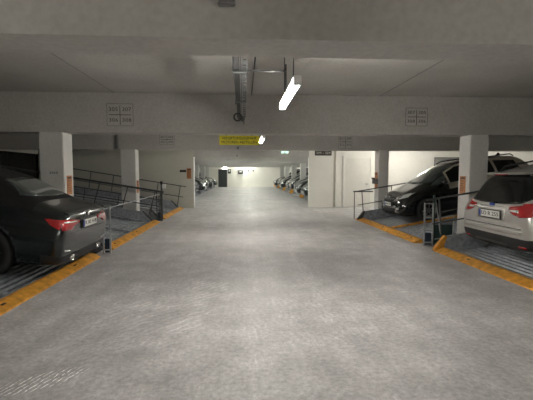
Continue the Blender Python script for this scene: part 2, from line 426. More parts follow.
t = thing('exit_light', 'small green glowing emergency light under the second beam', 'emergency light', (1.35, 12.5, 2.2))
bm = bmesh.new(); box(bm, -.13, .13, -.03, .03, -.035, .05, bev=.006); obj('housing', bm, M['white'], t)
for s in (-1, 1):
    bm = bmesh.new(); box(bm, s*.065-.042, s*.065+.042, -.034, -.03, -.026, .03); obj('lens', bm, M['exit'], t)
bm = bmesh.new(); tube(bm, (0, 0, .05), (0, 0, .07), .02); obj('mount', bm, M['white'], t)

def notice_on_wall(cx, y, cz, w, h, label):
    t = thing('notice', label, 'notice', (cx, y, cz))
    bm = bmesh.new(); box(bm, -w/2, w/2, -.008, 0, -h/2, h/2); obj('board', bm, M['orange'], t)
    bm = bmesh.new()
    box(bm, -w*.4, w*.4, -.0095, -.008, h*.34, h*.42)
    for i in range(7):
        z = h*.24-i*h*.095
        box(bm, -w*.38, w*(.1+.28*random.random()), -.0095, -.008, z, z+h*.025)
    obj('print', bm, M['ink'], t)
    return t
def notice_on_side(x, cy, cz, w, h, s, label):
    t = notice_on_wall(0, 0, 0, w, h, label); t.location = (x, cy, cz); t.rotation_euler = (0, 0, s*PI/2)
    return t
notice_on_side(4.48, 7.63, 1.28, .20, .36, -1, 'brown-orange operating notice on the column beside the silver estate')
notice_on_side(-3.32, 7.61, 1.29, .20, .36, 1, 'brown-orange operating notice on the column behind the dark convertible')
notice_on_side(4.43, 12.63, 1.3, .26, .52, -1, 'tall orange notice on the column beside the nose of the black hatchback')
notice_on_side(-3.37, 12.6, 1.1, .22, .40, 1, 'brown notice on the column behind the empty left platform')
notice_on_wall(-2.37, PY, 1.52, .20, .46, 'brown-orange operating notice on the wall beside the passage')
t = thing('wall_plate', 'small black plate on the wall left of the orange notice', 'sign', (-2.63, PY, 1.63))
bm = bmesh.new(); box(bm, -.14, .14, -.015, 0, -.05, .05, bev=.004); obj('plate', bm, M['ink'], t)
t = thing('bay_plate', 'small pale plate with dark bluish text on the face of the front left column', 'sign', (-3.50, 7.4, 1.52))
B('plate', M['column'], (-.12, .12, -.004, 0, -.04, .04), t)
text('305', .06, M['navy'], t, (0, -.005, 0), (PI/2, 0, 0), fit=.16)
# end wall fittings
for x0, w, z, h, lb in ((-1.72, .34, 1.55, .5, 'dark cabinet on the far end wall beside the dark door'), (-.55, .55, 1.5, .42, 'dark framed white notice on the far end wall'),
                        (.55, .16, 1.8, .16, 'small dark box on the far end wall, middle'), (1.1, .16, 1.8, .16, 'small dark box on the far end wall, right of the others')):
    t = thing('wall_cabinet', lb, 'wall box', (x0, 44.5, z))
    bm = bmesh.new(); box(bm, 0, w, -.12, 0, 0, h); obj('housing', bm, M['darkdoor'], t)
    if w > .3: B('front_panel', M['white'], (w*.25, w*.75, -.13, -.12, h*.45, h*.85), t)
t = thing('emergency_lamp', 'bright small lamp above the dark door on the end wall', 'lamp', (-2.05, 44.5, 2.12))
bm = bmesh.new(); box(bm, -.2, .2, -.1, 0, 0, .14, bev=.01); obj('diffuser', bm, M['lamps'], t)

# ------------------------------------------------------------------ kerbs, platforms, railings
TILT = math.atan(.165)
def kerb(side, y0, y1, label):
    x = -2.57 if side < 0 else 3.71
    t = thing('kerb_rail', label, 'kerb', (x, y0, 0), (0, 0, 0))
    L = y1-y0; s = side
    prof = [(0, 0), (0, .018), (s*.012, .026), (s*.135, .082), (s*.19, .082), (s*.19, 0)]
    bm = bmesh.new(); prism(bm, prof, 0, L); obj('edge_plate', bm, M['yellow'], t)
    y = .35
    while y < L-.1:
        bm = bmesh.new(); c = Vector((s*.085, y, .0625)); box(bm, c.x-.014, c.x+.014, y-.03, y+.03, c.z-.004, c.z+.006); y += 1.5+.5*random.random()
        obj('bolt_slot', bm, M['ink'], t)
    bm = bmesh.new(); box(bm, min(s*.185, s*.20), max(s*.185, s*.20), 0, L, .0, .084); obj('back_flange', bm, M['galv'], t)
    return t
kerb(-1, 2.4, 7.05, 'orange worn steel kerb under the tail of the dark convertible')
kerb(-1, 7.75, 12.06, 'orange steel kerb of the empty middle platform at left')
kerb(-1, 12.95, 16.85, 'orange steel kerb farthest back at left, by the wall')
kerb(1, 2.4, 7.28, 'orange worn steel kerb behind the silver estate')
kerb(1, 8.1, 12.55, 'orange steel kerb in front of the black hatchback')

def platform(side, y0, y1, label, far_local):
    # local x runs uphill away from the aisle
    L = 5.6; hw = (y1-y0)/2
    rot = (0, -TILT, 0) if side > 0 else (0, -TILT, PI)
    t = thing('lift_platform', label, 'lift platform', (3.915 if side > 0 else -2.775, (y0+y1)/2, .0), rot)
    bm = bmesh.new(); box(bm, 0.02, L, -hw+.06, hw-.06, -.09, -.03)
    x = .03
    while x < L-.08:
        prism(bm, [(x, -.03), (x+.018, 0), (x+.055, 0), (x+.073, -.03)], -hw+.06, hw-.06); x += .105
    obj('deck', bm, M['galvd'], t)
    for s in (-1, 1):
        bm = bmesh.new()
        a, b = sorted((s*(hw-.06), s*hw))
        hh = .10 if (side > 0 and y0 > 5 and s < 0) else .29
        prism(bm, [(0, -.09), (0, .04) if side < 0 or hh < .2 else (0, .22), (.38, hh) if side < 0 else (.1, hh), (L, hh), (L, -.09)], a, b)
        a2, b2 = sorted((s*(hw-.16), s*(hw-.06)))
        box(bm, .3, L, a2, b2, .0, .03)
        obj('side_rail', bm, M['galv'], t)
        if hh < .2: continue
        bm = bmesh.new(); a3, b3 = sorted((s*(hw-.07), s*(hw+.012)))
        prism(bm, ([(-.20, .03), (-.20, .10), (.04, .31), (.08, .29), (-.06, .03)] if side > 0 else [(-.012, -.02), (-.012, .06), (.36, .315), (.38, .29), (.02, .02)]), a3, b3)
        obj('end_plate', bm, M['yellow'] if side > 0 and y0 < 5 else M['rail'], t)
    bm = bmesh.new(); box(bm, .1, L, -.05, .05, .0, .05, bev=.01); obj('centre_divider', bm, M['yellow'] if side > 0 and y0 > 5 else M['galv'], t)
    return t
P = {}
P['L1'] = platform(-1, 2.45, 7.1, 'ribbed steel lift platform carrying the dark convertible', -1)
P['L2'] = platform(-1, 7.85, 12.1, 'empty ribbed steel lift platform in the middle of the left row', -1)
P['L3'] = platform(-1, 12.95, 16.85, 'empty ribbed steel lift platform farthest back at left', -1)
P['R1'] = platform(1, 2.45, 7.25, 'ribbed steel lift platform carrying the silver estate', 1)
P['R2'] = platform(1, 8.1, 12.3, 'ribbed steel lift platform carrying the black hatchback', 1)

def railing(side, y, label, x0=0.0, L=5.2, h=.92, r=.018, step=1.1, lean=.0, square=False, extra=None):
    rot = (0, -TILT, 0) if side > 0 else (0, -TILT, PI)
    t = thing('guard_railing', label, 'railing', (3.75 if side > 0 else -2.62, y, .0), rot)
    bm = bmesh.new()
    if square: box(bm, x0, x0+L, -.025, .025, h-.03, h+.03)
    else: tube(bm, (x0, 0, h), (x0+L, 0, h), r)
    obj('top_rail', bm, M['rail'], t)
    bm = bmesh.new(); tube(bm, (x0+.05, 0, h*.52), (x0+L, 0, h*.52), r*.8); obj('middle_rail', bm, M['rail'], t)
    x = x0+.25
    while x < x0+L:
        bm = bmesh.new(); tube(bm, (x+lean, 0, -.05), (x, 0, h), r*.85); obj('post', bm, M['rail'], t); x += step
    return t
railing(-1, 7.29, 'dark railing behind the tail of the dark convertible', .1, 5.0, .90)
railing(-1, 7.80, 'dark railing on the near side of the empty left platform', .3, 5.0, .55, r=.014)
railing(-1, 12.16, 'thick-topped dark railing on the far side of the empty left platform', .0, 5.2, .95, square=True, lean=.12, step=.85)
railing(-1, 12.90, 'thin dark railing on the near side of the farthest left platform', .2, 5.0, .62, r=.014)
railing(-1, 16.92, 'thin dark railing against the wall beside the passage', .0, 5.2, .96, r=.02, step=.95)
railing(1, 7.33, 'dark railing passing in front of the column beside the silver estate', .0, 5.2, 1.0, lean=-.08, step=1.0)
railing(1, 12.36, 'dark railing beyond the black hatchback running up past the far column', .02, 5.2, .93, lean=-.08, step=1.0)

# ladder-shaped guide frames by the kerb ends
def ladder(x, y, w, h, label, mat_='railg', box_=True):
    t = thing('guide_frame', label, 'guide frame', (x, y, 0))
    for s in (-1, 1):
        bm = bmesh.new(); box(bm, s*w/2-.014, s*w/2+.014, -.014, .014, 0, h, bev=.003); obj('upright', bm, M[mat_], t)
    for i in range(4):
        z = h*(.08+.29*i) if i < 3 else h-.014
        bm = bmesh.new(); box(bm, -w/2, w/2, -.012, .012, z-.013, z+.013); obj('rung', bm, M[mat_], t)
    if box_:
        bm = bmesh.new(); box(bm, -w/2+.02, w/2-.02, .01, .10, .02, h*.30, bev=.008); obj('drive_box', bm, M['navy'], t)
    return t
ladder(-2.56, 7.36, .13, .93, 'narrow grey ladder-like frame beside the tail of the dark convertible')
ladder(3.86, 7.78, .18, .90, 'narrow grey ladder-like frame between the silver estate and the black hatchback')
ladder(-2.66, 12.35, .12, .98, 'narrow dark ladder-like frame beyond the empty left platform', 'rail')
ladder(-2.68, 12.72, .10, .80, 'short dark frame at the start of the farthest left platform', 'rail', False)

# post with control box
t = thing('control_post', 'black post topped by a small white control box between left platforms', 'control post', (-2.60, 12.52, 0))
bm = bmesh.new(); box(bm, -.025, .025, -.025, .025, 0, 1.2); obj('post', bm, M['rail'], t)
bm = bmesh.new(); box(bm, -.035, .035, -.05, .02, 1.17, 1.27, bev=.005); obj('cap', bm, M['cable'], t)
bm = bmesh.new(); box(bm, .025, .13, -.04, .02, 1.04, 1.18, bev=.006); obj('control_box', bm, M['white'], t)
bm = bmesh.new(); bmesh.ops.create_cone(bm, segments=12, radius1=.012, radius2=.012, depth=.01, matrix=Matrix.Translation((.078, -.045, 1.11)) @ Matrix.Rotation(PI/2, 4, 'X')); obj('key_switch', bm, M['rail'], t)
t = thing('control_box', 'grey control box on the column beside the nose of the black hatchback', 'control box', (4.35, 12.47, 1.18))
bm = bmesh.new(); box(bm, -.10, .07, -.06, .06, 0, .16, bev=.008); obj('housing', bm, M['grey'], t)
bm = bmesh.new(); box(bm, -.12, -.04, -.065, .065, .16, .20); obj('hood', bm, M['rail'], t)
# vertical post and short bar at the aisle end of the far right railing
t = thing('end_guard', 'slim post with a short horizontal bar at the aisle end of the far right railing', 'guard', (3.70, 12.62, 0))
bm = bmesh.new(); tube(bm, (0, 0, 0), (0, 0, .92), .014); obj('post', bm, M['rail'], t)
bm = bmesh.new(); box(bm, -.04, .62, -.02, .02, .90, .94); obj('bar', bm, M['rail'], t)
# pale barrier bar across the empty platform
t = thing('barrier_bar', 'pale slim barrier bar across the front of the empty left platform', 'barrier', (-2.62, 7.36, 0))
bm = bmesh.new(); tube(bm, (0, 0, .84), (-.03, 5.0, .86), .012); obj('bar', bm, M['galv'], t)
# green guard at the near edge of the hatchback platform
t = thing('drive_guard', 'dark green mesh guard with upright post beside the right ladder frame', 'guard', (4.03, 7.9, 0))
bm = bmesh.new(); box(bm, -.02, .02, -.02, .02, 0, 1.05); obj('post', bm, M['green'], t)
bm = bmesh.new(); tube(bm, (.02, 0, .98), (.18, 0, .12), .012); tube(bm, (.02, 0, .12), (.44, 0, .16), .012); tube(bm, (.44, 0, .16), (.44, 0, .62), .012); tube(bm, (.02, 0, .55), (.44, 0, .62), .012)
obj('brace', bm, M['railg'], t)
bm = bmesh.new(); box(bm, .03, .44, .05, .08, .02, .42); obj('panel', bm, M['green'], t)

# ------------------------------------------------------------------ cars
def bake(o, mods=()):
    dg = bpy.context.evaluated_depsgraph_get(); dg.update()
    return bpy.data.meshes.new_from_object(o.evaluated_get(dg))

def body_shell(st, wheels, r_arch):
    bm = bmesh.new(); rings = []
    for (x, zt, wt, zb, wb, wm, z0) in st:
        h = [(0, z0), (.80*wm, z0), (.965*wm, z0+.06), (wm, z0+.36*(zb-z0)), (wm*.995, z0+.74*(zb-z0)), (wb, zb),
             (wb+(wt-wb)*.14, zb+(zt-zb)*.14), (wt, zt-.13*(zt-zb)), (.74*wt, zt-.015*(zt-zb)), (0, zt)]
        ring = h+[(-y, z) for y, z in h[-2:0:-1]]
        rings.append([bm.verts.new((x, y, z)) for y, z in ring])
    n = len(rings[0])
    for a, b in zip(rings, rings[1:]):
        for i in range(n):
            j = (i+1) % n; bm.faces.new((a[i], a[j], b[j], b[i]))
    bm.faces.new(rings[0]); bm.faces.new(rings[-1][::-1])
    bmesh.ops.recalc_face_normals(bm, faces=bm.faces[:])
    me = bpy.data.meshes.new('tmp'); bm.to_mesh(me); bm.free()
    o = bpy.data.objects.new('tmp', me); COL.objects.link(o)
    cl = bmesh.new()
    for x in wheels:
        for s in (-1, 1):
            bmesh.ops.create_cone(cl, cap_ends=True, segments=48, radius1=r_arch, radius2=r_arch, depth=.34,
                                  matrix=Matrix.Translation((x, s*.86, r_arch-.035)) @ Matrix.Rotation(PI/2, 4, 'X'))
    bmesh.ops.recalc_face_normals(cl, faces=cl.faces[:])
    cm = bpy.data.meshes.new('cut'); cl.to_mesh(cm); cl.free()
    co = bpy.data.objects.new('cut', cm); COL.objects.link(co)
    md = o.modifiers.new('s', 'SUBSURF'); md.levels = 2; md.render_levels = 2
    full = bake(o)
    bv = BVHTree.FromPolygons([v.co.copy() for v in full.vertices], [tuple(p.vertices) for p in full.polygons])
    mb = o.modifiers.new('b', 'BOOLEAN'); mb.operation = 'DIFFERENCE'; mb.object = co; mb.solver = 'EXACT'
    res = bake(o)
    bpy.data.objects.remove(o); bpy.data.objects.remove(co)
    return res, bv

CUTS = (.26, .54, .40, .985)
def split(me, fn):
    bm = bmesh.new(); bm.from_mesh(me)
    for zc in CUTS: bmesh.ops.bisect_plane(bm, geom=bm.verts[:]+bm.edges[:]+bm.faces[:], plane_co=(0, 0, zc), plane_no=(0, 0, 1))
    bmesh.ops.bisect_plane(bm, geom=bm.verts[:]+bm.edges[:]+bm.faces[:], plane_co=(-1.75, 0, 0), plane_no=(1, 0, 0))
    kill = [f for f in bm.faces if not fn(f)]
    bmesh.ops.delete(bm, geom=kill, context='FACES')
    return bm

def lerp_poly(pl, u):
    d = [0]
    for a, b in zip(pl, pl[1:]): d.append(d[-1]+math.hypot(b[0]-a[0], b[1]-a[1]))
    t = u*d[-1]
    for i in range(len(pl)-1):
        if t <= d[i+1]+1e-9:
            k = (t-d[i])/max(1e-9, d[i+1]-d[i]); a, b = pl[i], pl[i+1]
            return (a[0]+(b[0]-a[0])*k, a[1]+(b[1]-a[1])*k)
    return pl[-1]

def patch(bv, top, bot, ang, nu=24, nv=10, off=.006, thick=.02, origin=(0, 0)):
    # (a, z) outline seen along horizontal direction at angle ang (from +x); a runs to the left-hand perpendicular
    d = Vector((math.cos(ang), math.sin(ang), 0)); p = Vector((-d.y, d.x, 0))
    bm = bmesh.new(); F = []; K = []
    for i in range(nu+1):
        u = i/nu; A = lerp_poly(top, u); Bt = lerp_poly(bot, u); fr = []; kr = []
        for j in range(nv+1):
            v = j/nv; a = Bt[0]+(A[0]-Bt[0])*v; z = Bt[1]+(A[1]-Bt[1])*v
            o = Vector((origin[0], origin[1], z))+p*a-d*5
            h, nrm, _, _ = bv.ray_cast(o, d)
            if h is None:
                h, nrm, _, _ = bv.find_nearest(Vector((origin[0], origin[1], z))+p*a-d*1.5)
            fr.append(bm.verts.new(h-d*off)); kr.append(bm.verts.new(h+d*thick))
        F.append(fr); K.append(kr)
    for i in range(nu):
        for j in range(nv):
            bm.faces.new((F[i][j], F[i+1][j], F[i+1][j+1], F[i][j+1])); bm.faces.new((K[i][j], K[i][j+1], K[i+1][j+1], K[i+1][j]))
    for i in range(nu):
        bm.faces.new((F[i][0], K[i][0], K[i+1][0], F[i+1][0])); bm.faces.new((F[i][nv], F[i+1][nv], K[i+1][nv], K[i][nv]))
    for j in range(nv):
        bm.faces.new((F[0][j], F[0][j+1], K[0][j+1], K[0][j])); bm.faces.new((F[nu][j], K[nu][j], K[nu][j+1], F[nu][j+1]))
    return bm

# viewing directions: ang 0 looks forward (+x) at the rear; PI looks at the front; -PI/2 looks at the left side (+y)
REAR, FRONT, LSIDE, RSIDE = 0.0, PI, -PI/2, PI/2
def side_a(x, left): return x if left else -x

class Car:
    def __init__(s, name, label, loc, rot, st, wheels, r, paint, dims_group=None):
        s.t = thing(name, label, 'car', loc, rot)
        s.me, s.bv = body_shell(st, wheels, r+.045); s.r = r; s.wheels = wheels; s.paint = paint
    def part(s, name, bm, m, smooth=True, parent=None, label=None):
        o = obj(name, bm, M[m], parent or s.t, smooth)
        if label: o['label'] = label
        return o
    def patch(s, name, top, bot, ang, m, nu=24, nv=8, off=.006, thick=.02, parent=None, label=None, origin=(0, 0)):
        o = s.part(name, patch(s.bv, top, bot, ang, nu, nv, off, thick, origin), m, True, parent, label)
        return o
    def side(s, name, top, bot, m, both=True, **k):
        # outlines in (x, z) for both sides
        for left in ((True, False) if both else (True,)):
            f = (lambda q: [(x, z) for x, z in q]) if left else (lambda q: [(-x, z) for x, z in q])
            s.patch(name, f(top), f(bot), LSIDE if left else RSIDE, m, **k)
    def seam(s, pts, w=.008):
        for left in (True, False):
            bm = bmesh.new()
            yv = -1 if left else 1
            P_ = []
            for i in range(25):
                x, z = lerp_poly(pts, i/24)
                h, n_, _, _ = s.bv.ray_cast(Vector((x, -yv*3, z)), Vector((0, yv, 0)))
                if h is not None: P_.append(h)
            for a, b in zip(P_, P_[1:]): tube(bm, a, b, w/2, 6)
            s.part('door_seam', bm, 'plastic')
    def wheel(s, m='rim', spokes=10, w=.215):
        for x in s.wheels:
            for sd in (-1, 1):
                r = s.r; y = sd*(.80)
                bm = bmesh.new()
                lathe_y(bm, [(r*.66, -w/2), (r*.93, -w/2), (r*.985, -w/2+.02), (r, -w/2+.045), (r, w/2-.045), (r*.985, w/2-.02), (r*.93, w/2), (r*.66, w/2), (r*.66, -w/2)], 44)
                o = s.part('wheel', bm, 'tyre'); o.location = (x, y, r)
                bm = bmesh.new(); yo = sd*(w/2-.012)
                lathe_y(bm, [(r*.66, yo), (r*.69, yo+sd*.006), (r*.665, yo-sd*.01), (r*.60, yo-sd*.02), (r*.60, yo-sd*.14), (r*.66, yo-sd*.14)], 44)
                for k in range(spokes):
                    a = 2*PI*k/spokes
                    mtx = Matrix.Rotation(a, 4, 'Y')
                    v0 = len(bm.verts); bm.verts.ensure_lookup_table()
                    box(bm, r*.1, r*.64, min(yo-sd*.035, yo-sd*.005), max(yo-sd*.035, yo-sd*.005), -r*.045, r*.045)
                    bm.verts.ensure_lookup_table()
                    bmesh.ops.transform(bm, matrix=mtx, verts=bm.verts[v0:])
                rg = lathe_y(bm, [(.002, yo), (r*.16, yo), (r*.18, yo-sd*.03), (.002, yo-sd*.03)], 20)
                c = s.part('rim', bm, m, False, o)
                bm = bmesh.new(); rg = lathe_y(bm, [(.002, yo-sd*.06), (r*.44, yo-sd*.06), (r*.44, yo-sd*.08), (.002, yo-sd*.08)], 28)
                s.part('brake_disc', bm, 'rimd' if m == 'rim' else 'rail', False, o)
        # wheel-well liner: dark pan under the car
    def mirror(s, x, z, y, m):
        for sd in (-1, 1):
            bm = bmesh.new(); box(bm, x-.05, x+.09, sd*y, sd*(y+.20), z, z+.13, bev=.035); box(bm, x, x+.05, sd*(y-.08), sd*(y+.02), z-.01, z+.04)
            o = s.part('wing_mirror', bm, m, True)
            bm = bmesh.new(); a, b = sorted((sd*(y+.02), sd*(y+.185))); box(bm, x-.056, x-.048, a, b, z+.015, z+.115); s.part('mirror_glass', bm, 'lens', False, o)
    def plate(s, x, z, front, txt, tilt=0.0, w=.52):
        d = 1 if front else -1
        o = B('licence_plate', M['plate'], (-.006, .006, -w/2, w/2, -.056, .056), s.t)
        o.location = (x, 0, z); o.rotation_euler = (0, tilt, 0)
        bm = bmesh.new(); box(bm, d*.0065-.002, d*.0065+.002, (-w/2 if not front else w/2-.045)*1.0 if False else (w/2-.05 if not front else -w/2+.005), (w/2-.005 if not front else -w/2+.05), -.05, .05)
        obj('country_band', bm, M['blue'], o)
        bm = bmesh.new(); fr = .008
        for (a, b, c, e) in ((-w/2-fr, w/2+fr, .056, .056+fr), (-w/2-fr, w/2+fr, -.056-fr*1.6, -.056), (-w/2-fr, -w/2, -.056, .056), (w/2, w/2+fr, -.056, .056)):
            box(bm, -.008, .008, a, b, c, e)
        obj('plate_frame', bm, M['plastic'], o)
        text(txt, .085, M['ink'], o, (d*.0075, (-.02 if not front else .02), 0), (PI/2, 0, PI/2 if front else -PI/2), fit=w*.80)
        return o

# ---------------- silver estate
def silver_estate(label, loc, rot):
    st = [(-2.27, .62, .66, .57, .66, .72, .40), (-2.262, .74, .66, .66, .71, .78, .36), (-2.235, .86, .64, .77, .745, .815, .34), (-2.205, .97, .62, .86, .77, .845, .33),
          (-2.13, 1.06, .60, .96, .785, .865, .31), (-1.98, 1.27, .575, .97, .80, .885, .28), (-1.86, 1.445, .55, .975, .84, .91, .19), (-1.55, 1.485, .57, .965, .85, .90, .18),
          (-.8, 1.51, .58, .95, .86, .90, .17), (0, 1.51, .58, .93, .86, .90, .17), (.5, 1.43, .58, .92, .85, .90, .17), (.95, 1.19, .62, .92, .84, .91, .17),
          (1.25, 1.04, .66, .90, .83, .91, .18), (1.8, .93, .62, .82, .80, .90, .19), (2.12, .78, .56, .70, .72, .84, .21), (2.25, .62, .50, .56, .62, .74, .24), (2.28, .50, .44, .46, .54, .64, .28)]
    c = Car('estate_car', label, loc, rot, st, (-1.32, 1.33), .325, 'silver')
    low = lambda f: (f.calc_center_median().z < (.54 if f.calc_center_median().x < -1.75 else .26)) or (abs(f.calc_center_median().y) < .76 and f.calc_center_median().z < .7 and abs(f.calc_center_median().x) < 1.9)
    c.part('body', split(c.me, lambda f: not low(f)), 'silver')
    c.part('lower_cladding', split(c.me, low), 'plastic', label='black lower bumper')
    # tailgate glass
    c.patch('rear_window', [(-.66, 1.33), (-.56, 1.405), (0, 1.425), (.56, 1.405), (.66, 1.33)], [(-.74, 1.12), (-.60, 1.035), (-.3, 1.015), (0, 1.01), (.3, 1.015), (.60, 1.035), (.74, 1.12)], REAR, 'glass', 40, 12)
    bm = bmesh.new(); box(bm, -1.95, -1.78, -.46, .46, 1.425, 1.455, bev=.014); c.part('roof_spoiler', bm, 'silver')
    bm = bmesh.new(); box(bm, -2.0, -1.985, -.15, .15, 1.432, 1.447); c.part('brake_light', bm, 'red', False)
    for sd in (-1, 1):
        # wrap-round tail lights in two pieces
        tp = [(sd*.40, .985), (sd*.52, 1.0), (sd*.66, 1.02), (sd*.80, 1.03)]; bt = [(sd*.40, .93), (sd*.52, .88), (sd*.66, .85), (sd*.80, .86)]
        if sd < 0: pass
        a = REAR+sd*(-.45)
        tl = c.patch('tail_light', tp, bt, REAR, 'red', 20, 8, off=.012, thick=.03)
        c.patch('tail_light_side', [(side_a(-2.15, sd > 0), 1.03), (side_a(-1.84, sd > 0), 1.05)], [(side_a(-2.15, sd > 0), .85), (side_a(-1.93, sd > 0), .90)], LSIDE if sd > 0 else RSIDE, 'red', 12, 6, off=.012, thick=.03, parent=tl)
        c.patch('reversing_lamp', [(sd*.40, .945), (sd*.60, .95)], [(sd*.40, .925), (sd*.60, .915)], REAR, 'lens', 6, 2, off=.015, thick=.01, parent=tl)
        c.patch('bumper_reflector', [(sd*.60, .43), (sd*.74, .43)], [(sd*.60, .40), (sd*.74, .40)], REAR, 'red', 6, 2, off=.010)
    c.patch('tailgate_seam', [(-.68, .690), (.68, .690)], [(-.68, .680), (.68, .680)], REAR, 'plastic', 30, 1, off=.004)
    c.patch('chrome_strip', [(-.30, .975), (.30, .975)], [(-.30, .958), (.30, .958)], REAR, 'silver', 20, 1, off=.014)
    c.patch('plate_recess', [(-.33, .925), (.33, .925)], [(-.33, .775), (.33, .775)], REAR, 'silver', 16, 4, off=.008)
    c.patch('bumper_ledge', [(-.70, .655), (0, .665), (.70, .655)], [(-.70, .600), (0, .600), (.70, .600)], REAR, 'silver', 30, 4, off=.022, thick=.03)
    c.patch('bumper_grille', [(-.42, .42), (.42, .42)], [(-.36, .33), (.36, .33)], REAR, 'ink', 16, 3, off=.01)
    c.plate(-2.262, .855, False, 'LD R 255', tilt=.12)
    bm = bmesh.new(); lathe_y(bm, [(.001, -.01), (.058, -.01), (.062, 0), (.058, .01), (.001, .01)], 28); bmesh.ops.transform(bm, matrix=Matrix.Translation((-2.195, 0, .995)) @ Matrix.Diagonal((1, 1, .42, 1)) @ Matrix.Rotation(PI/2, 4, 'Z'), verts=bm.verts[:])
    o = c.part('badge', bm, 'blue', False)
    # wiper
    bm = bmesh.new(); pipe(bm, [(-2.16, 0, 1.01), (-2.14, -.12, 1.035), (-2.12, -.36, 1.05)], .009, 8); c.part('rear_wiper', bm, 'plastic')
    # side glass
    c.side('side_window', [(-.72, 1.385), (-.05, 1.41)], [(-.72, .985), (-.05, .975)], 'glass')
    c.side('side_window', [(.02, 1.41), (.42, 1.34), (.90, 1.09)], [(.02, .975), (.5, .965), (1.0, .975)], 'glass')
    c.side('side_window', [(-1.72, 1.30), (-1.5, 1.37), (-.80, 1.385)], [(-1.85, 1.06), (-1.5, 1.0), (-.80, .985)], 'glass')
    c.patch('windscreen', [(-.52, 1.41), (.52, 1.41)], [(-.64, 1.08), (.64, 1.08)], FRONT, 'glass2', 24, 10)
    for y in (-1, 1): c.patch('headlight', [(y*.45, .78), (y*.72, .80)], [(y*.45, .68), (y*.70, .64)], FRONT, 'lens', 10, 4)
    c.patch('grille', [(-.35, .62), (.35, .62)], [(-.4, .42), (.4, .42)], FRONT, 'plastic', 16, 4)
    for sd in (-1, 1):
        bm = bmesh.new(); pipe(bm, [(-1.62, sd*.545, 1.44), (-1.52, sd*.56, 1.505), (.05, sd*.57, 1.53), (.15, sd*.57, 1.48)], .014, 8); c.part('roof_rail', bm, 'plastic')
    bm = bmesh.new(); tube(bm, (-1.62, 0, 1.46), (-1.85, 0, 1.62), .004, 6); c.part('antenna', bm, 'plastic')
    c.seam([(-.76, .98), (-.76, .35)]); c.seam([(0, .97), (.0, .30)])
    c.side('door_handle', [(-.65, .86), (-.47, .86)], [(-.65, .83), (-.47, .83)], 'silver', nu=6, nv=2, off=.03)
    c.side('fuel_flap', [(-1.70, .93), (-1.52, .93)], [(-1.70, .78), (-1.52, .78)], 'silver', nu=6, nv=4, off=.003) if False else None
    c.wheel('rim', 10); c.mirror(.78, 1.0, .86, 'silver')
    return c.t

